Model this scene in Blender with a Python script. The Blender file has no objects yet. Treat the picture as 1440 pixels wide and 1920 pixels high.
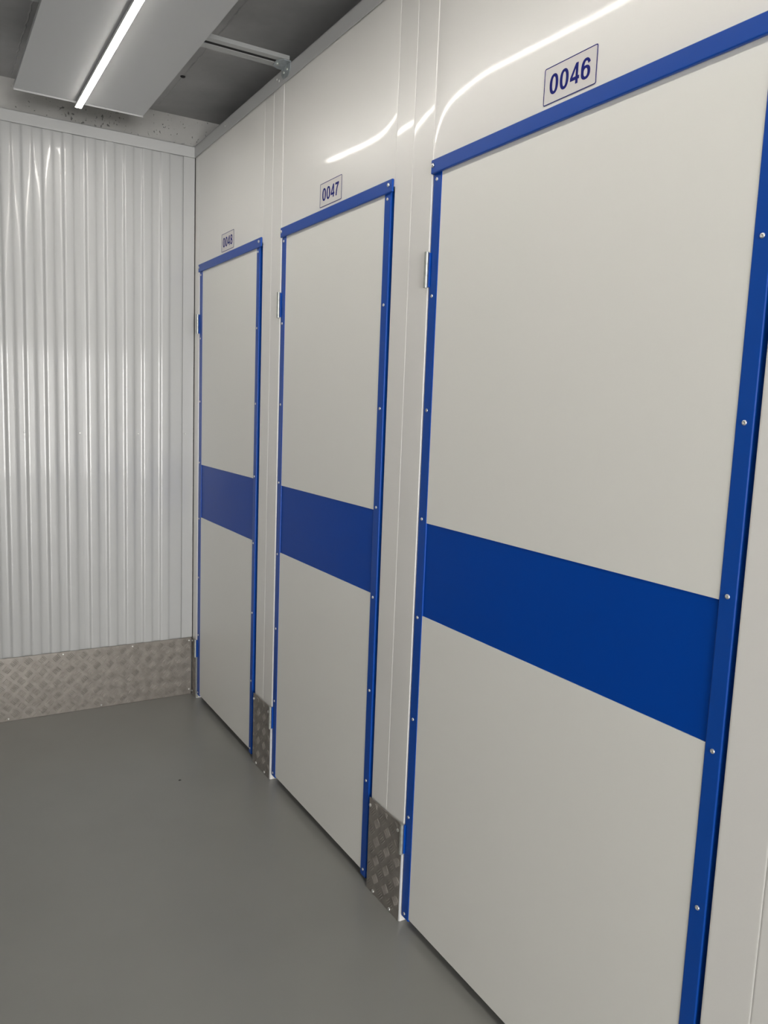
import bpy, bmesh, math, random
from mathutils import Matrix, Vector
random.seed(7)
S = bpy.context.scene
COL = S.collection

# ------------------------------------------------------------------ camera
cam_d = bpy.data.cameras.new('camera'); cam = bpy.data.objects.new('camera', cam_d); COL.objects.link(cam)
cam_d.sensor_fit = 'VERTICAL'; cam_d.sensor_height = 24.0; cam_d.lens = 1476.45 / 1920 * 24.0
cam_d.clip_start = 0.02
CR = Matrix(((0.86163851, 0.03353839, -0.50641313), (-0.50610046, 0.13142243, -0.85240276), (0.03796583, 0.99075896, 0.13021242)))
cam.matrix_world = Matrix.Translation((-1.174687, -3.8460597, 1.495604)) @ CR.to_4x4()
S.camera = cam

# ------------------------------------------------------------------ world, exposure
w = bpy.data.worlds.new('world'); S.world = w; w.use_nodes = True
w.node_tree.nodes['Background'].inputs[0].default_value = (1.0, 0.985, 0.955, 1)
w.node_tree.nodes['Background'].inputs[1].default_value = 25.0
S.view_settings.view_transform = 'Standard'; S.view_settings.look = 'None'
S.view_settings.gamma = 1.0; S.view_settings.exposure = 0.0; S.view_settings.use_curve_mapping = False
LAMP_STRENGTH = 43.0
LAMP_COLOR = (1.0, 0.955, 0.885)

# daylight fill enters through an added, unseen lobby opening behind the viewer; the portal only guides sampling of the sky
pd = bpy.data.lights.new('sky_portal', 'AREA'); pd.shape = 'RECTANGLE'; pd.size = 3.0; pd.size_y = 2.3; pd.cycles.is_portal = True
po = bpy.data.objects.new('sky_portal', pd); COL.objects.link(po); po.location = (-1.8, -11.02, 1.2); po.rotation_euler = (math.radians(90), 0, 0)

# ------------------------------------------------------------------ materials
def mat(name, color, rough=0.5, metal=0.0, coat=0.0, coat_rough=0.05, spec=0.5, noise=None, bump=None, emit=None):
    """noise = (scale, amount, detail, stretch) tonal variation; bump = (scale, strength, distance)"""
    m = bpy.data.materials.new(name); m.use_nodes = True
    nt = m.node_tree; b = nt.nodes['Principled BSDF']
    b.inputs['Base Color'].default_value = (*color, 1); b.inputs['Roughness'].default_value = rough
    b.inputs['Metallic'].default_value = metal; b.inputs['Coat Weight'].default_value = coat
    b.inputs['Coat Roughness'].default_value = coat_rough; b.inputs['Specular IOR Level'].default_value = spec
    tc = nt.nodes.new('ShaderNodeTexCoord')
    if noise:
        mp = nt.nodes.new('ShaderNodeMapping'); mp.inputs['Scale'].default_value = noise[3] if len(noise) > 3 else (1, 1, 1)
        n = nt.nodes.new('ShaderNodeTexNoise'); n.inputs['Scale'].default_value = noise[0]; n.inputs['Detail'].default_value = noise[2]
        r = nt.nodes.new('ShaderNodeMapRange'); a = noise[1]
        r.inputs[1].default_value = 0.3; r.inputs[2].default_value = 0.7; r.inputs[3].default_value = 1 - a; r.inputs[4].default_value = 1 + a
        mx = nt.nodes.new('ShaderNodeVectorMath'); mx.operation = 'SCALE'; mx.inputs[0].default_value = color
        nt.links.new(tc.outputs['Object'], mp.inputs[0]); nt.links.new(mp.outputs[0], n.inputs['Vector'])
        nt.links.new(n.outputs['Fac'], r.inputs[0]); nt.links.new(r.outputs[0], mx.inputs['Scale'])
        nt.links.new(mx.outputs[0], b.inputs['Base Color'])
    if bump:
        n2 = nt.nodes.new('ShaderNodeTexNoise'); n2.inputs['Scale'].default_value = bump[0]; n2.inputs['Detail'].default_value = 2
        bp = nt.nodes.new('ShaderNodeBump'); bp.inputs['Strength'].default_value = bump[1]; bp.inputs['Distance'].default_value = bump[2]
        nt.links.new(tc.outputs['Object'], n2.inputs['Vector']); nt.links.new(n2.outputs['Fac'], bp.inputs['Height'])
        nt.links.new(bp.outputs[0], b.inputs['Normal']); nt.links.new(bp.outputs[0], b.inputs['Coat Normal'])
    if emit:
        b.inputs['Emission Color'].default_value = (*emit[0], 1); b.inputs['Emission Strength'].default_value = emit[1]
    return m

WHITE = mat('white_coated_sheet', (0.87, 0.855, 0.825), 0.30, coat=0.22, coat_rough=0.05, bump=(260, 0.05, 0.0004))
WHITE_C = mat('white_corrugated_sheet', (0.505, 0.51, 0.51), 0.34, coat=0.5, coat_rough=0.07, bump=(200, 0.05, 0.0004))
DOORW = mat('white_door_sheet', (0.89, 0.88, 0.835), 0.42, coat=0.10, coat_rough=0.2)
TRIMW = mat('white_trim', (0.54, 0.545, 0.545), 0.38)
BLUE = mat('blue_coated_steel', (0.0, 0.066, 0.40), 0.36, spec=0.35)
BLUEB = mat('blue_band_sheet', (0.0, 0.062, 0.41), 0.36, spec=0.12)
DARK = mat('dark_core', (0.02, 0.02, 0.022), 0.8)
RIVET = mat('rivet_steel', (0.78, 0.78, 0.76), 0.28, metal=0.85)
RIVD = mat('rivet_hole', (0.05, 0.05, 0.05), 0.6, metal=0.5)
ZINC = mat('zinc_plated_steel', (0.50, 0.52, 0.49), 0.38, metal=0.7, noise=(90, 0.12, 3))
GALV = mat('galvanised_steel', (0.42, 0.46, 0.48), 0.45, metal=0.5, noise=(60, 0.15, 3))
RAIL = mat('rail_steel', (0.40, 0.41, 0.41), 0.45, metal=0.3)
TREAD = mat('tread_plate_aluminium', (0.30, 0.276, 0.25), 0.33, metal=0.42, noise=(35, 0.16, 4), bump=(500, 0.12, 0.0005))
SIGNW = mat('sign_vinyl', (0.74, 0.715, 0.70), 0.4)
SIGNB = mat('sign_ink', (0.010, 0.016, 0.19), 0.5, spec=0.1)
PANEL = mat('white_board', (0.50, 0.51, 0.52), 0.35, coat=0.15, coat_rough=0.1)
LAMP = mat('lamp_diffuser', (0.9, 0.9, 0.9), 0.4, emit=(LAMP_COLOR, LAMP_STRENGTH))
CAP = mat('lamp_end_cap', (0.7, 0.7, 0.7), 0.5)
FLOOR = mat('floor_paint', (0.288, 0.285, 0.268), 0.25, spec=0.5, noise=(1.6, 0.05, 6), bump=(3.0, 0.12, 0.01))

def concrete(name, base, pits):
    m = bpy.data.materials.new(name); m.use_nodes = True; nt = m.node_tree; b = nt.nodes['Principled BSDF']
    b.inputs['Roughness'].default_value = 0.85
    tc = nt.nodes.new('ShaderNodeTexCoord')
    n = nt.nodes.new('ShaderNodeTexNoise'); n.inputs['Scale'].default_value = 3.5; n.inputs['Detail'].default_value = 8
    n.inputs['Roughness'].default_value = 0.6
    r = nt.nodes.new('ShaderNodeMapRange'); r.inputs[1].default_value = .3; r.inputs[2].default_value = .7
    r.inputs[3].default_value = .86; r.inputs[4].default_value = 1.14
    mx = nt.nodes.new('ShaderNodeVectorMath'); mx.operation = 'SCALE'; mx.inputs[0].default_value = base
    nt.links.new(tc.outputs['Object'], n.inputs['Vector']); nt.links.new(n.outputs['Fac'], r.inputs[0])
    if pits:
        mp = nt.nodes.new('ShaderNodeMapping'); mp.inputs['Scale'].default_value = (1, 1, 0.8)
        v = nt.nodes.new('ShaderNodeTexNoise'); v.inputs['Scale'].default_value = 105; v.inputs['Detail'].default_value = 1.5
        v2 = nt.nodes.new('ShaderNodeTexNoise'); v2.inputs['Scale'].default_value = 8; v2.inputs['Detail'].default_value = 1
        ad = nt.nodes.new('ShaderNodeMath'); ad.operation = 'MULTIPLY_ADD'; ad.inputs[1].default_value = 0.28
        cr = nt.nodes.new('ShaderNodeMapRange'); cr.inputs[1].default_value = 0.815; cr.inputs[2].default_value = 0.87
        cr.inputs[3].default_value = 1; cr.inputs[4].default_value = 0.42
        nt.links.new(tc.outputs['Object'], mp.inputs[0]); nt.links.new(mp.outputs[0], v.inputs['Vector']); nt.links.new(mp.outputs[0], v2.inputs['Vector'])
        nt.links.new(v2.outputs['Fac'], ad.inputs[0]); nt.links.new(v.outputs['Fac'], ad.inputs[2]); nt.links.new(ad.outputs[0], cr.inputs[0])
        mm = nt.nodes.new('ShaderNodeMath'); mm.operation = 'MULTIPLY'
        nt.links.new(r.outputs[0], mm.inputs[0]); nt.links.new(cr.outputs[0], mm.inputs[1]); nt.links.new(mm.outputs[0], mx.inputs['Scale'])
        bp = nt.nodes.new('ShaderNodeBump'); bp.inputs['Strength'].default_value = 0.6; bp.inputs['Distance'].default_value = 0.004
        nt.links.new(cr.outputs[0], bp.inputs['Height']); nt.links.new(bp.outputs[0], b.inputs['Normal'])
    else:
        nt.links.new(r.outputs[0], mx.inputs['Scale'])
        bp = nt.nodes.new('ShaderNodeBump'); bp.inputs['Strength'].default_value = 0.25; bp.inputs['Distance'].default_value = 0.01
        nt.links.new(n.outputs['Fac'], bp.inputs['Height']); nt.links.new(bp.outputs[0], b.inputs['Normal'])
    nt.links.new(mx.outputs[0], b.inputs['Base Color'])
    return m
CONC = concrete('smooth_concrete', (0.42, 0.42, 0.42), False)
CONCP = concrete('pitted_concrete', (0.48, 0.475, 0.46), True)

# ------------------------------------------------------------------ helpers
def add_box(bm, x0, x1, y0, y1, z0, z1, bev=0.0, seg=2):
    if x0 > x1: x0, x1 = x1, x0
    if y0 > y1: y0, y1 = y1, y0
    if z0 > z1: z0, z1 = z1, z0
    t = bmesh.new()
    bmesh.ops.create_cube(t, size=1.0)
    for v in t.verts:
        v.co = Vector(((x0 + x1) / 2 + v.co.x * (x1 - x0), (y0 + y1) / 2 + v.co.y * (y1 - y0), (z0 + z1) / 2 + v.co.z * (z1 - z0)))
    if bev > 0:
        bmesh.ops.bevel(t, geom=list(t.edges), offset=bev, segments=seg, profile=0.5, affect='EDGES')
    me = bpy.data.meshes.new('t'); t.to_mesh(me); t.free(); bm.from_mesh(me); bpy.data.meshes.remove(me)
    return bm
def box(*a, **k): return add_box(bmesh.new(), *a, **k)
def obj(name, bm, m, parent=None, smooth=False, loc=None):
    me = bpy.data.meshes.new(name); bm.normal_update(); bm.to_mesh(me); bm.free(); me.materials.append(m)
    if smooth:
        for p in me.polygons: p.use_smooth = True
    o = bpy.data.objects.new(name, me); COL.objects.link(o)
    if loc is not None: o.location = loc
    if parent is not None: o.parent = parent
    return o
def tag(o, label, cat, group=None, kind=None):
    o['label'] = label; o['category'] = cat
    if group: o['group'] = group
    if kind: o['kind'] = kind
    return o
def thing(name, label, cat, loc=(0, 0, 0), group=None, kind=None):
    o = bpy.data.objects.new(name, None); COL.objects.link(o); o.location = loc; o.empty_display_size = 0.05
    return tag(o, label, cat, group, kind)
def sharpen(o, ang=0.6):
    me = o.data; b = bmesh.new(); b.from_mesh(me)
    for f in b.faces: f.smooth = True
    for e in b.edges: e.smooth = len(e.link_faces) == 2 and e.calc_face_angle(0) < ang
    b.to_mesh(me); b.free(); return o
def struct(name, bm, m, label, cat, smooth=False):
    return tag(obj(name, bm, m, smooth=smooth), label, cat, kind='structure')
def lathe(bm, prof, axis='x', n=16, at=(0, 0, 0)):
    """prof: (r, h) pairs; h runs along -axis for x (towards the room) or -y"""
    rings = []
    for r, h in prof:
        ring = []
        for i in range(n):
            a = 2 * math.pi * i / n; u, v = r * math.cos(a), r * math.sin(a)
            if axis == 'x': p = (-h, u, v)
            elif axis == 'y': p = (u, -h, v)
            else: p = (u, v, h)
            ring.append(bm.verts.new((p[0] + at[0], p[1] + at[1], p[2] + at[2])))
        rings.append(ring)
    for a, b in zip(rings, rings[1:]):
        for i in range(n): bm.faces.new((a[i], a[(i + 1) % n], b[(i + 1) % n], b[i]))
    bm.faces.new(rings[0]); bm.faces.new(rings[-1])
    bmesh.ops.recalc_face_normals(bm, faces=bm.faces)
    return bm

# shared rivet meshes (dome with a dimple), one facing the right wall's room side, one facing -y
def rivet_mesh(axis, r, dome=True):
    bm = bmesh.new()
    prof = [(r, 0), (r, 0.0008), (r * .85, 0.0018), (r * .6, 0.0024), (r * .42, 0.0025), (r * .36, 0.0003), (r * .05, 0.0002)] if dome else \
           [(r, 0), (r, 0.002), (r * .8, 0.0034), (r * .4, 0.0040), (r * .1, 0.0042)]
    lathe(bm, prof, axis, 14)
    me = bpy.data.meshes.new('rivet_mesh'); bm.to_mesh(me); bm.free()
    me.materials.append(RIVET)
    for p in me.polygons: p.use_smooth = True
    return me
RIV_X = rivet_mesh('x', 0.0046); RIV_XS = rivet_mesh('x', 0.0056, False); RIV_Y = rivet_mesh('y', 0.0042)
def rivet(parent, loc, me=RIV_X, name='rivet'):
    o = bpy.data.objects.new(name, me); COL.objects.link(o); o.parent = parent
    o.location = Vector(loc) - Vector(parent.location if parent.parent is None else Vector(parent.location) + Vector(parent.parent.location))
    return o

# ------------------------------------------------------------------ dimensions
H_TOP = 2.684; H_TRIM = 2.634; Z_CEIL = 2.82; X_LEFT = -1.5; Y_END = -11.0; X_LOB = -3.4; Y_LOB = -4.3; X_OUT = 2.0
DOORS = [ # number, opening y0 y1, leaf y0 y1, white panel y0 y1
    ('0046', -2.050, -3.048, -2.054, -3.037, -2.092, -3.003),
    ('0047', -1.056, -1.856, -1.061, -1.838, -1.097, -1.803),
    ('0048', -0.070, -0.868, -0.076, -0.838, -0.115, -0.808)]

# ------------------------------------------------------------------ shell
struct('floor', box(X_LOB - .1, X_OUT, Y_END - .1, 0.1, -0.1, 0.0), FLOOR, 'smooth grey painted concrete floor of the corridor', 'floor')
ceil = struct('ceiling', box(X_LOB - .1, X_OUT, Y_END - .1, 0.1, Z_CEIL, Z_CEIL + .1), CONC, 'dark grey concrete ceiling above the white board and lamp', 'ceiling')
struct('wall_upper', box(X_LOB - .1, X_OUT, 0.032, 0.13, 0, Z_CEIL), CONCP, 'pitted concrete strip showing above the corrugated end wall', 'wall')
struct('wall_outer', box(X_OUT, X_OUT + .08, Y_END - .1, 0.13, 0, Z_CEIL), CONC, 'concrete wall closing the units behind the doors', 'wall')
wf = bmesh.new()  # unseen lobby and its framed opening, added to bring daylight into the corridor
for a in ((X_LOB - .1, -3.3, 0, Z_CEIL), (-.3, X_OUT, 0, Z_CEIL), (-3.3, -.3, 2.35, Z_CEIL), (-3.3, -.3, 0, .05)): add_box(wf, a[0], a[1], Y_END - .08, Y_END, a[2], a[3])
struct('wall_front', wf, TRIMW, 'white wall with a wide daylight opening added at the far end of the lobby', 'wall')
wn = bmesh.new()
for a in ((-3.3, -3.24, .05, 2.35), (-.36, -.3, .05, 2.35), (-1.83, -1.77, .05, 2.35), (-3.3, -.3, .05, .11), (-3.3, -.3, 2.29, 2.35)): add_box(wn, a[0], a[1], Y_END - .06, Y_END - .02, a[2], a[3])
struct('trim_8', wn, TRIMW, 'white frame of the wide daylight opening added at the far end of the lobby', 'trim')
struct('wall_lobby', box(X_LOB - .1, X_LOB, Y_END, .032, 0, Z_CEIL), TRIMW, 'white side wall of the added lobby behind the viewer', 'wall')
struct('wall_lobby_return', box(X_LOB, X_LEFT - .03, Y_LOB, Y_LOB + .1, 0, Z_CEIL), TRIMW, 'white wall between the added lobby and the unit corridor', 'wall')

# formwork ridges and a fixing left in the ceiling
def ridge(x, y0, y1, wdt, seed):
    rnd = random.Random(seed); bm = bmesh.new(); n = 60; a = []
    for i in range(n + 1):
        y = y0 + (y1 - y0) * i / n; j = rnd.uniform(-.0025, .0025); h = rnd.uniform(.001, .004)
        a.append([bm.verts.new((x - wdt / 2 + j, y, Z_CEIL + .001)), bm.verts.new((x + j, y, Z_CEIL - h)), bm.verts.new((x + wdt / 2 + j, y, Z_CEIL + .001))])
    for p, q in zip(a, a[1:]):
        bm.faces.new((p[0], p[1], q[1], q[0])); bm.faces.new((p[1], p[2], q[2], q[1]))
    return obj('joint_ridge', bm, CONC, ceil)
ridge(-0.79, -0.02, -1.5, .010, 1); ridge(-0.755, -0.02, -1.5, .006, 2); ridge(-0.186, -0.05, -1.9, .010, 3); ridge(-0.215, -0.05, -1.9, .005, 4)
fx = bmesh.new(); lathe(fx, [(.008, .0), (.011, .004), (.006, .006)], 'z', 12, (-0.187, -0.43, Z_CEIL - .006)); obj('anchor_hole', fx, DARK, ceil)

# --- corrugated sheets: profile along u, front offset towards the room
def corr_profile(u0, u1, starts, up=0.035, sl=0.008, depth=0.006):
    pts = [(u0, 0.0)]
    for s in sorted(starts):
        if s < u0 or s + up > u1: continue
        pts += [(s - sl, 0), (s, depth), (s + up, depth), (s + up + sl, 0)]
    pts.append((u1, 0.0)); return pts
def round_profile(pts, r=0.008):
    out = []
    for i, p in enumerate(pts):
        if i in (0, len(pts) - 1): out.append(p); continue
        P = Vector(p); A = (Vector(pts[i - 1]) - P); B = (Vector(pts[i + 1]) - P)
        ra = min(r, A.length * .45); rb = min(r, B.length * .45)
        a = P + A.normalized() * ra; b = P + B.normalized() * rb
        for t in (0, .25, .5, .75, 1): q = a * (1 - t) ** 2 + P * 2 * t * (1 - t) + b * t * t; out.append((q.x, q.y))
    return out
def sheet(pts, z0, z1, place, thick=0.0):
    bm = bmesh.new(); lo = [bm.verts.new(place(u, d, z0)) for u, d in pts]; hi = [bm.verts.new(place(u, d, z1)) for u, d in pts]
    for i in range(len(pts) - 1): bm.faces.new((lo[i], lo[i + 1], hi[i + 1], hi[i]))
    return bm
starts = [-0.158, -0.241, -0.324, -0.407, -0.490] + [-0.585 - .083 * k for k in range(12)]
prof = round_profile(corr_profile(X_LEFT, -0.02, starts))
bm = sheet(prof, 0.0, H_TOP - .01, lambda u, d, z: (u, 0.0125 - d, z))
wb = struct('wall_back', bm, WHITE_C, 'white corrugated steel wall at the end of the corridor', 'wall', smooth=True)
sm = wb.modifiers.new('solid', 'SOLIDIFY'); sm.thickness = 0.0012; sm.offset = -1; sm.use_rim = False
obj('lap_edge', box(-0.519, -0.5165, 0.0113, 0.0128, 0.30, 2.64), WHITE_C, wb)
for x in (-0.766, -0.531, -0.266): rivet(wb, (x, 0.0125, 1.331), RIV_Y, 'screw')

ls = [Y_LOB + .05 + .083 * k for k in range(51)]
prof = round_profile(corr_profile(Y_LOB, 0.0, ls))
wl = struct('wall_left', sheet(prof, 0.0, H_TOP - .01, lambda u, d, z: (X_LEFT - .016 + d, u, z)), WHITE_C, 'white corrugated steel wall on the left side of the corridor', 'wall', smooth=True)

# --- right wall: thin coated sheets, each slightly bowed at its edges
def bowed(slopes, y0, y1, step=0.004, anchor=None, ax=0.0):
    """slopes: (y, dx/dy) knots, y decreasing from y0 to y1 -> list of (y, x)"""
    sl = sorted(slopes)
    def s(y):
        if y <= sl[0][0]: return sl[0][1]
        for a, b in zip(sl, sl[1:]):
            if a[0] <= y <= b[0]:
                t = (y - a[0]) / (b[0] - a[0]); return a[1] + (b[1] - a[1]) * t
        return sl[-1][1]
    n = max(2, int(abs(y1 - y0) / step)); ys = [y0 + (y1 - y0) * i / n for i in range(n + 1)]
    xs = [0.0]
    for a, b in zip(ys, ys[1:]): xs.append(xs[-1] + s((a + b) / 2) * (b - a))
    k = min(range(len(ys)), key=lambda i: abs(ys[i] - (anchor if anchor is not None else (y0 + y1) / 2)))
    off = xs[k] - ax; return [(y, x - off) for y, x in zip(ys, xs)]
RW = bmesh.new()
def wall_sheet(bm, pts, z0, z1, depth=0.04):
    """front surface through pts, a small rolled edge and a return into the wall at both ends"""
    r = 0.0004; (ya, xa), (yb, xb) = pts[0], pts[-1]
    f = [(ya - 0.0, xa + depth), (ya, xa + r), (ya - r * .3, xa + r * .3), (ya - r, xa)] + [p for p in pts[1:-1] if ya - r * 2 > p[0] > yb + r * 2] + \
        [(yb + r, xb), (yb + r * .3, xb + r * .3), (yb, xb + r), (yb, xb + depth)]
    lo = [bm.verts.new((x, y, z0)) for y, x in f]; hi = [bm.verts.new((x, y, z1)) for y, x in f]
    n = len(f)
    for i in range(n - 1):
        fc = bm.faces.new((lo[i], lo[i + 1], hi[i + 1], hi[i])); fc.smooth = 1 < i < n - 2 or True
    fc = bm.faces.new((lo[-1], lo[0], hi[0], hi[-1])); fc.smooth = False
    for ring in (lo, hi):
        q = bm.faces.new(ring); q.smooth = False
    for i in (0, n - 2):
        for e in bm.edges: pass
BOW = {}
def edge_sheets():
    Z1 = H_TOP - .004; ZH = 2.115
    g = .0002
    s46 = [(-2.056, .088), (-2.074, .060), (-2.095, .037), (-2.117, .0235), (-2.151, .0091), (-2.272, -.0122), (-2.401, -.010), (-2.579, -.004), (-2.682, -.0022), (-2.95, 0), (-3.05, 0)]
    s47 = [(-1.045, .02), (-1.12, .004), (-1.467, -.0081), (-1.602, -.0022), (-1.662, .0009), (-1.747, .001), (-1.792, -.0059), (-1.831, -.0233), (-1.858, -.050)]
    s48 = [(y + .99, s) for y, s in s47]
    il = [(-1.857, .022), (-1.872, .0172), (-1.94, .015), (-1.948, .012)]
    ir = [(-1.951, .05), (-1.958, .0341), (-2.001, .021), (-2.05, .0036)]
    wall_sheet(RW, bowed([(-1, 0), (0, 0)], -.0005, -.0695), 0, Z1)
    BOW['0048'] = bowed(s48, -.0705, -.868 + g); wall_sheet(RW, BOW['0048'], ZH, Z1)
    wall_sheet(RW, bowed([(y + .99, s) for y, s in il], -.868 - g, -.959 + g, anchor=-.959, ax=.0010), 0, Z1)
    wall_sheet(RW, bowed([(y + .99, s) for y, s in ir], -.959 - g, -1.056 + g, anchor=-1.056, ax=-.0008), 0, Z1)
    BOW['0047'] = bowed(s47, -1.056 - g, -1.856 + g); wall_sheet(RW, BOW['0047'], ZH, Z1)
    wall_sheet(RW, bowed(il, -1.856 - g, -1.949 + g, anchor=-1.949, ax=.0010), 0, Z1)
    wall_sheet(RW, bowed(ir, -1.949 - g, -2.050 + g, anchor=-2.050, ax=-.0008), 0, Z1)
    BOW['0046'] = bowed(s46, -2.050 - g, -3.048 + g, anchor=-2.06, ax=-.0004); wall_sheet(RW, BOW['0046'], ZH, Z1)
    wall_sheet(RW, bowed([(-4, 0), (0, 0)], -3.048 - g, -3.140 + g), 0, Z1)
    wall_sheet(RW, bowed([(-4, 0), (0, 0)], -3.140 - g, -3.238), 0, Z1)
    y = -3.238
    while y > Y_END + .5:
        wall_sheet(RW, bowed([(-20, 0), (0, 0)], y - g, y - 1.0), 0, Z1); y -= 1.0
    wall_sheet(RW, [(y - g, 0), (y - .2, 0), (Y_END, 0)], 0, Z1)
edge_sheets()
bmesh.ops.recalc_face_normals(RW, faces=RW.faces)
for e in RW.edges:
    if len(e.link_faces) == 2 and e.calc_face_angle(0) > .9: e.smooth = False
struct('wall_right', RW, WHITE, 'glossy white sheet metal wall holding the row of unit doors', 'wall')

# --- top rails and corner covers
def rail(pts_a, pts_b): pass
t1 = bmesh.new(); add_box(t1, -.0062, -.0042, Y_END, -.0045, H_TRIM, H_TOP, .0006); add_box(t1, -.0062, .045, Y_END, -.0045, H_TOP - .002, H_TOP + .0005)
t1o = struct('trim_1', t1, TRIMW, 'white top rail capping the right wall above the doors', 'trim')
for y, z in ((-.998, 2.667), (-.436, 2.661), (-1.02, 2.655)): rivet(t1o, (-.0062, y, z), RIV_X, 'screw')
t2 = bmesh.new(); add_box(t2, X_LEFT, -.0045, -.0035, .0, H_TRIM, H_TOP, .0006); add_box(t2, X_LEFT, -.0045, -.0035, .031, H_TOP - .002, H_TOP)
struct('trim_2', t2, TRIMW, 'white top rail capping the corrugated end wall', 'trim')
t3 = bmesh.new(); add_box(t3, X_LEFT - .001, X_LEFT + .002, Y_LOB, -.004, H_TRIM, H_TOP); add_box(t3, X_LEFT - .05, X_LEFT + .002, Y_LOB, -.004, H_TOP - .002, H_TOP)
struct('trim_3', t3, TRIMW, 'white top rail capping the left corridor wall', 'trim')
t4 = bmesh.new(); add_box(t4, -.057, -.003, .0, .0025, .302, H_TRIM - .0005, .0005)
t4o = struct('trim_4', t4, WHITE_C, 'flat white cover strip in the corner of the end wall', 'trim')
rivet(t4o, (-.044, 0.0, 1.336), RIV_Y, 'screw')
obj('shadow_gap', box(-.0016, -.0004, -.003, .002, .30, H_TRIM), DARK, t4o)

# ------------------------------------------------------------------ doors
RZ = (2.087, 1.793, 1.495, 1.201, .925, .630, .336, .037)
BAND = (.934, 1.192)
DESC = {'0046': 'nearest and widest white unit door with blue frame, below the 0046 sign',
        '0047': 'middle white unit door with blue frame, below the 0047 sign',
        '0048': 'farthest white unit door with blue frame, below the 0048 sign by the corner'}
def door(n, num, yo0, yo1, yl0, yl1, yi0, yi1):
    t = thing('door_%d' % n, DESC[num], 'door', (0.0012, yl0, 0), kind='structure')
    oy = yl0
    def L(bm_args, name, m, bev=0.0, parent=t, smooth=False):
        x0, x1, a, b, z0, z1 = bm_args
        return obj(name, box(x0, x1, a - oy, b - oy, z0, z1, bev, 3 if bev > .001 else 1), m, parent, smooth=False)
    zb, zt = .026, 2.108
    core = L((.0045, .040, yl0 - .003, yl1 + .003, zb + .004, zt), 'core', DARK)
    L((.0012, .0045, yi0 + .004, yi1 - .004, BAND[1], zt), 'upper_panel', DOORW, .0004)
    L((.0012, .0045, yi0 + .004, yi1 - .004, .030, BAND[0]), 'lower_panel', DOORW, .0003)
    L((.0036, .0050, yi0 + .004, yi1 - .004, BAND[0] + .0004, BAND[1] - .0004), 'middle_band', BLUEB)
    for (a, b, yr, nm) in ((yl0, yi0, (yl0 + yi0) / 2 + .002, 'hinge_stile'), (yi1, yl1, (yl1 + yi1) / 2, 'lock_stile')):
        s = bmesh.new(); add_box(s, -.0004, .041, a - oy, b - oy, zb - (.012 if nm == 'lock_stile' else .004), zt, .0028, 3)
        so = obj(nm, s, BLUE, t)
        for p in so.data.polygons: p.use_smooth = p.area < .02 and False
        for z in RZ:
            r = bpy.data.objects.new('rivet', RIV_X); COL.objects.link(r); r.parent = so; r.location = (-.0004, yr - oy, z)
    for zc in (1.861, .262):
        h = bmesh.new()
        for k in range(3):
            lathe(h, [(.0060, 0), (.0060, .0303)], 'z', 16, (-.0095, .002, zc - .046 + k * .0308))
        lathe(h, [(.0035, 0), (.0035, .0925)], 'z', 12, (-.0095, .002, zc - .0463))
        ho = obj('hinge', h, ZINC, t, smooth=False)
        sharpen(ho)
        lf = box(-.0050, -.0005, -.0055, .0015, zc - .044, zc + .044, .0006); obj('hinge_leaf', lf, BLUE, ho)
    return t
for i, d in enumerate(DOORS): door(i + 1, *d)

HL = {'0046': 'blue header strip over the nearest, widest door', '0047': 'blue header strip over the middle door', '0048': 'blue header strip over the farthest door'}
for i, (num, yo0, yo1, *_r) in enumerate(DOORS):
    bm = bmesh.new(); a, b = yo0 - .003, (yo1 - .012 if num == '0046' else yo1 + .002)
    add_box(bm, -.0062 if num != '0046' else -.0078, .0012, a, b, 2.101, 2.136, .0025, 3)
    h = struct('trim_%d' % (5 + i), bm, BLUE, HL[num], 'trim')
    for y in ((a - .010), (b + .018)): rivet(h, (-.0062 if num != '0046' else -.0078, y, 2.121), RIV_XS)

# ------------------------------------------------------------------ number signs
def ribbon(bm, pts, wd, x0, x1, closed=False, round_end=False):
    n = len(pts); L_, R_ = [], []
    for i, p in enumerate(pts):
        if closed: a, b = Vector(pts[i - 1]), Vector(pts[(i + 1) % n])
        else: a, b = Vector(pts[max(0, i - 1)]), Vector(pts[min(n - 1, i + 1)])
        d = (b - a).normalized(); nrm = Vector((-d.y, d.x)); P = Vector(p)
        ww = wd(i / max(1, n - 1), d) if callable(wd) else wd
        L_.append(P + nrm * ww / 2); R_.append(P - nrm * ww / 2)
    def mk(q, x): return bm.verts.new((x, q.x, q.y))
    fl = [mk(q, x0) for q in L_]; fr = [mk(q, x0) for q in R_]; bl = [mk(q, x1) for q in L_]; br = [mk(q, x1) for q in R_]
    rng = range(n) if closed else range(n - 1)
    for i in rng:
        j = (i + 1) % n
        bm.faces.new((fl[i], fl[j], fr[j], fr[i])); bm.faces.new((bl[i], br[i], br[j], bl[j]))
        bm.faces.new((fl[i], bl[i], bl[j], fl[j])); bm.faces.new((fr[i], fr[j], br[j], br[i]))
def arc(cx, cy, rx, ry, a0, a1, n=26): return [(cx + rx * math.cos(math.radians(a0 + (a1 - a0) * i / n)), cy + ry * math.sin(math.radians(a0 + (a1 - a0) * i / n))) for i in range(n + 1)]
def band(bm, A, B, x0, x1, closed=False):
    """solid strip between two matching outlines A and B of (y, z) points"""
    n = len(A); f = lambda P, x: [bm.verts.new((x, p[0], p[1])) for p in P]
    fa, fb, ba, bb = f(A, x0), f(B, x0), f(A, x1), f(B, x1)
    for i in (range(n) if closed else range(n - 1)):
        j = (i + 1) % n
        bm.faces.new((fa[i], fa[j], fb[j], fb[i])); bm.faces.new((fa[i], ba[i], ba[j], fa[j])); bm.faces.new((fb[i], fb[j], bb[j], bb[i]))
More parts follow.
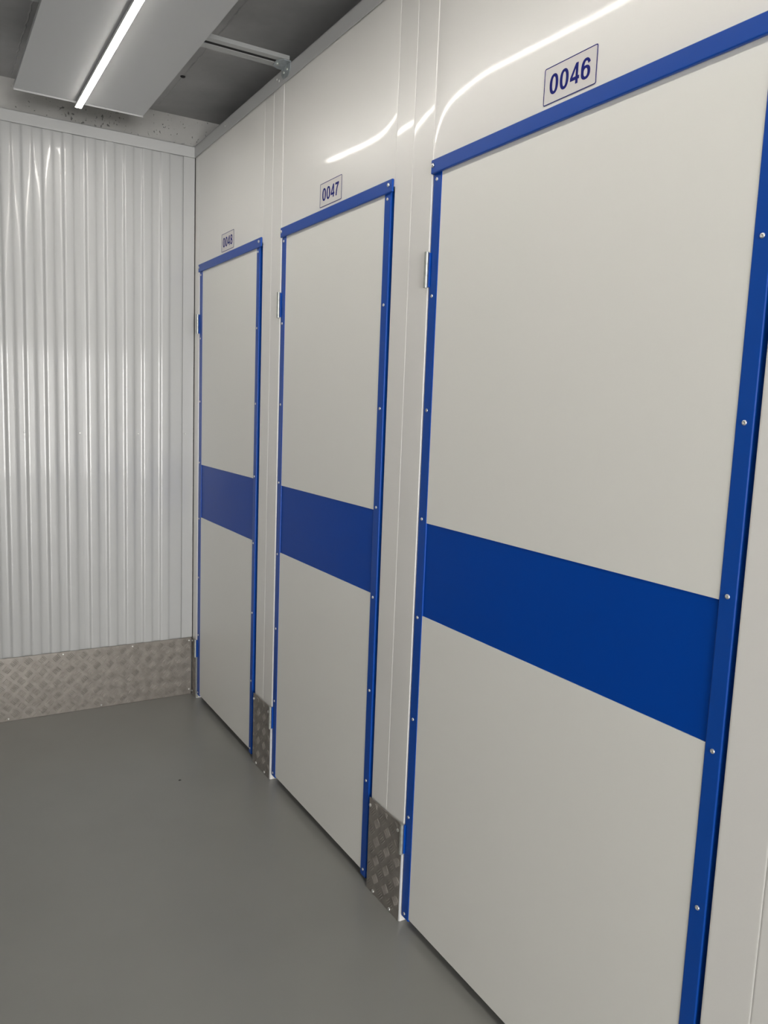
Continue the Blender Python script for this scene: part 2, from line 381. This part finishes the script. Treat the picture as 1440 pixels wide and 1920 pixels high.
def sarc(cx, cy, rx, ry, a0, a1, n=36, e=2.25):
    o = []
    for i in range(n + 1):
        a = math.radians(a0 + (a1 - a0) * i / n); c_, s_ = math.cos(a), math.sin(a)
        o.append((cx + rx * math.copysign(abs(c_) ** (2 / e), c_), cy + ry * math.copysign(abs(s_) ** (2 / e), s_)))
    return o
def digit_bands(ch):
    """outline pairs in a unit box, u to the reader's right, v up"""
    ring = lambda cx, cy, rx, ry, ix, iy: (sarc(cx, cy, rx, ry, 0, 360)[:-1], sarc(cx, cy, ix, iy, 0, 360)[:-1], True)
    if ch == '0': return [ring(.5, .5, .5, .5, .205, .355)]
    if ch == '6': return [ring(.5, .33, .5, .33, .21, .195), (sarc(.52, .5, .52, .5, 190, 28), sarc(.54, .52, .245, .345, 190, 28), False)]
    if ch == '8': return [ring(.5, .735, .45, .265, .185, .135), ring(.5, .285, .5, .285, .225, .15)]
    if ch == '4': return [([(.60, 0), (.60, 1)], [(.86, 0), (.86, 1)], False), ([(0, .20), (1.02, .20)], [(0, .36), (1.02, .36)], False), ([(0, .36), (.60, 1.0)], [(.25, .36), (.62, .78)], False)]
    if ch == '7': return [([(.02, .84), (1, .84)], [(.02, 1), (1, 1)], False), ([(.16, 0), (.20, .25), (.30, .48), (.45, .70), (.60, .86)], [(.44, 0), (.47, .25), (.56, .47), (.72, .68), (.98, .90)], False)]
SG = {'0046': (-2.473, -2.6235), '0047': (-1.380, -1.5315), '0048': (-.394, -.5445)}
SL = {'0046': 'blue outlined sign reading 0046 above the nearest door', '0047': 'blue outlined sign reading 0047 above the middle door', '0048': 'blue outlined sign reading 0048 above the farthest door'}
ZS0, ZS1 = 2.1465, 2.2195
for num, (ya, yb) in SG.items():
    near = lambda q: min(BOW[num], key=lambda p: abs(p[0] - q))[1]
    sl_ = (near(ya) - near(yb)) / (ya - yb); xs = min(near(ya), near((ya + yb) / 2) + sl_ * (ya - yb) / 2) - .0006
    t = thing('number_sign', SL[num], 'sign', (xs, ya, ZS0), 'door number signs'); t.rotation_euler.z = -sl_
    w_, h_ = ya - yb, ZS1 - ZS0
    p = box(-.0004, .0004, -w_ + .0005, -.0005, .0005, h_ - .0005); obj('sign_face', p, SIGNW, t)
    r = .003; bd = bmesh.new()
    loop = [(-r + r * math.cos(math.radians(a)), h_ - r + r * math.sin(math.radians(a))) for a in range(0, 91, 15)] + \
           [(-w_ + r + r * math.cos(math.radians(a)), h_ - r + r * math.sin(math.radians(a))) for a in range(90, 181, 15)] + \
           [(-w_ + r + r * math.cos(math.radians(a)), r + r * math.sin(math.radians(a))) for a in range(180, 271, 15)] + \
           [(-r + r * math.cos(math.radians(a)), r + r * math.sin(math.radians(a))) for a in range(270, 361, 15)]
    ribbon(bd, loop, .0017, -.0008, -.0003, True); obj('border', bd, SIGNB, t)
    dw, dh, z0 = .0255, .0405, .0165
    for k, ch in enumerate(num):
        y0 = -.0165 - k * .0305; dg = bmesh.new()
        for q, (A, B, cl) in enumerate(digit_bands(ch)):
            T_ = lambda P: [(y0 - u * dw, z0 + v * dh) for u, v in P]
            band(dg, T_(A), T_(B), -.0008 - .00006 * q, -.0003, cl)
        obj('digit', dg, SIGNB, t)

# ------------------------------------------------------------------ tread kick plates
def tread(w_, h_, origin=(0, 0), mirror=1):
    """plate in local u (0..w), v (0..h), thickness d; bars raised towards +d; returns list of (verts, faces)"""
    V, F = [], []
    def bar(cu, cv, ang, ln=.0145, wd=.0020, ht=.0016):
        b = len(V); ca, sa = math.cos(ang), math.sin(ang); n = 10
        for sc, hh in ((1.0, 0.0), (.72, ht * .75), (.35, ht)):
            for i in range(n):
                a = 2 * math.pi * i / n; x = ln * (1 if sc == 1 else (.86 if sc > .5 else .6)) * math.cos(a); y = wd * sc * math.sin(a)
                V.append((cu + x * ca - y * sa, cv + x * sa + y * ca, hh))
        for r_ in range(2):
            for i in range(n): F.append((b + r_ * n + i, b + r_ * n + (i + 1) % n, b + (r_ + 1) * n + (i + 1) % n, b + (r_ + 1) * n + i))
        F.append(tuple(b + 2 * n + i for i in range(n)))
    P = .0605; m = .0015
    for i in range(-1, int(w_ / P) + 2):
        for j in range(-1, int(h_ / P) + 2):
            for (du, dv, ang) in ((0, 0, math.radians(48)), (P / 2, P / 2, math.radians(-48))):
                cu, cv = origin[0] + i * P + du, origin[1] + j * P + dv
                for k in range(-2, 3):
                    px, py = -math.sin(ang) * .0068 * k, math.cos(ang) * .0068 * k
                    # parallel bars, neighbours shifted a little along their length
                    u, v = cu + px, cv + py
                    # clip at the sheet edge: shorten the bar
                    ln = .0145; ok = False
                    for l_ in (.0145, .0125, .010, .007, .004):
                        eu, ev = abs(math.cos(ang)) * l_, abs(math.sin(ang)) * l_
                        if eu + m < u < w_ - eu - m and ev + m < v < h_ - ev - m: ln = l_; ok = True; break
                    if ok: bar(u, v, ang, ln)
    return V, F
def tread_plate(name, w_, h_, place, origin, m=TREAD, ret=0.0):
    bm = bmesh.new(); V, F = tread(w_, h_, origin)
    vs = [bm.verts.new(place(*v)) for v in V]
    for f in F:
        try: bm.faces.new([vs[i] for i in f])
        except ValueError: pass
    for f in bm.faces: f.smooth = True
    q = bmesh.new(); me = bpy.data.meshes.new(name)
    th = .0028
    c = [(u, v, d) for d in (0, -th) for u, v in ((0, 0), (w_, 0), (w_, h_), (0, h_))]
    cv = [bm.verts.new(place(*p)) for p in c]
    for f in ((0, 1, 2, 3), (7, 6, 5, 4), (0, 4, 5, 1), (1, 5, 6, 2), (2, 6, 7, 3), (3, 7, 4, 0)): bm.faces.new([cv[i] for i in f])
    bmesh.ops.recalc_face_normals(bm, faces=bm.faces)
    q.free(); bm.to_mesh(me); bm.free(); me.materials.append(m)
    o = bpy.data.objects.new(name, me); COL.objects.link(o); return o
# end wall plate, faces -y
bx0, bx1 = X_LEFT + .004, -.008
k0 = tag(tread_plate('kick_plate', bx1 - bx0, .299, lambda u, v, d: (bx0 + u, -.0008 - d, .001 + v), (.6345 - .0605 * 10 + .0, .062)),
         'long aluminium tread plate along the foot of the corrugated end wall', 'kick plate', 'tread kick plates along the walls')
for x, z in ((-.018, .285), (-.018, .027), (-.30, .288), (-.62, .288), (-.45, .012), (-.86, .012)): rivet(k0, (x, -.0008, z), RIV_Y)
# plates on the right wall, face -x
KP = [(-.0035, -.0690, 'narrow tread plate in the corner left of the farthest door', 0, .03),
      (-.8695, -1.0545, 'tread plate at the foot of the wall between the farthest and middle doors', 1, .03),
      (-1.8575, -2.0485, 'tread plate at the foot of the wall between the middle and nearest doors', 1, .020)]
for ya, yb, lab, full, o_ in KP:
    w_ = ya - yb; xo = -.0055 if full else -.0032
    o = tread_plate('kick_plate', w_, .299, lambda u, v, d: (xo - d, ya - u, .001 + v), (o_, .024 if full else .03))
    tag(o, lab, 'kick plate', 'tread kick plates along the walls')
    obj('folded_edge', box(xo + .0004, .010, yb - .0012, yb - .0002, .002, .299), TRIMW if full else ZINC, o)
    for dy, z in (((.008, .277), (w_ - .02, .277), (.042, .010), (w_ - .05, .010)) if full else ((.010, .285), (.010, .02))):
        r = rivet(o, (xo, ya - dy, z), RIV_XS)

# ------------------------------------------------------------------ lamp boards, strip lights
BZ = 2.672; PX0, PX1 = -.8115, -.318; TX = -.573
LAMPS = ((-.302, -2.74), (-2.76, -5.20), (-5.22, -7.66), (-7.68, -10.12))
WH = ('near the end wall', 'just ahead of the viewer', 'added in the unseen lobby behind the viewer', 'added beside the daylight opening')  # last two boards and lamps are unseen, added to brighten the corridor
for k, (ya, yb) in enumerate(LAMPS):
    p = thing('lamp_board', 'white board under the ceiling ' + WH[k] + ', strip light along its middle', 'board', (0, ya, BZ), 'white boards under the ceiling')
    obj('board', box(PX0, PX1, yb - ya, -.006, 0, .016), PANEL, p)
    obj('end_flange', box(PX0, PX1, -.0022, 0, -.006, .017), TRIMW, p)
    t = thing('strip_light', 'glowing white strip light under the board ' + WH[k], 'lamp', (TX, ya, BZ - .0065), 'strip lights under the boards')
    obj('diffuser', box(-.0115, .0115, yb - ya + .012, .0075, -.0135, -.0120), LAMP, t)
    obj('housing', box(-.0121, .0121, yb - ya + .010, .0088, -.0120, 0), CAP, t)

# ------------------------------------------------------------------ suspension rail and bracket
st = bmesh.new(); z0 = 2.690
add_box(st, X_LEFT - .05, -.012, -1.125, -1.099, z0, z0 + .0025)
add_box(st, X_LEFT - .05, -.012, -1.077, -1.043, z0, z0 + .0025)
add_box(st, X_LEFT - .05, -.012, -1.125, -1.1225, z0 + .0025, z0 + .0125)
add_box(st, X_LEFT - .05, -.012, -1.0455, -1.043, z0 + .0025, z0 + .0125)
add_box(st, X_LEFT - .05, -.012, -1.125, -1.043, z0 + .0125, z0 + .014)
so_ = tag(obj('support_rail', st, RAIL), 'slotted steel rail crossing above the white board below the ceiling', 'rail')
obj('slot_shade', box(X_LEFT - .05, -.014, -1.1215, -1.0465, z0 + .0035, z0 + .0120), DARK, so_)  # dark strip painting the shade inside the rail's slot
br = thing('rail_bracket', 'galvanised angle bracket joining the rail to the right top rail', 'bracket', (-.005, -1.082, 2.688))
def plate(poly, th, to):
    bm = bmesh.new(); a = [bm.verts.new(to(u, v, 0)) for u, v in poly]; b = [bm.verts.new(to(u, v, th)) for u, v in poly]
    bm.faces.new(a); bm.faces.new(b[::-1]); n = len(poly)
    for i in range(n): bm.faces.new((a[i], a[(i + 1) % n], b[(i + 1) % n], b[i]))
    bmesh.ops.recalc_face_normals(bm, faces=bm.faces); return bm
pol = [(-.040, 0), (.040, 0), (.040, .020), (.022, .040), (-.018, .043), (-.040, .024)]
obj('wall_plate', plate(pol, .003, lambda u, v, t: (-t, u, -v)), GALV, br)
pol2 = [(-.042, 0), (.042, 0), (.042, .022), (.022, .043), (-.018, .046), (-.042, .028)]
hp = obj('rail_plate', plate(pol2, .003, lambda u, v, t: (-v, u, -t + .0015)), GALV, br)
for y_, z_ in ((-.015, -.018), (.015, -.020)): 
    b_ = bmesh.new(); lathe(b_, [(.005, 0), (.005, .003), (.003, .0045)], 'x', 8, (-.003, y_, z_)); obj('bolt', b_, ZINC, br)
b_ = bmesh.new(); lathe(b_, [(.003, -.006), (.006, -.004), (.006, 0)], 'z', 8, (-.034, .0, -.0015)); obj('bolt', b_, ZINC, br)

# ------------------------------------------------------------------ chip on the floor
cb = bmesh.new()
for k in range(5): add_box(cb, -.004 + .0018 * k, -.0015 + .0018 * k, -.003 + .001 * (k % 3), .002 + .0012 * (k % 2), 0, .0012 + .0006 * (k % 2))
tag(obj('paint_chip', cb, DARK, loc=(-.325, -.906, 0)), 'tiny dark chip lying alone on the grey floor', 'debris')
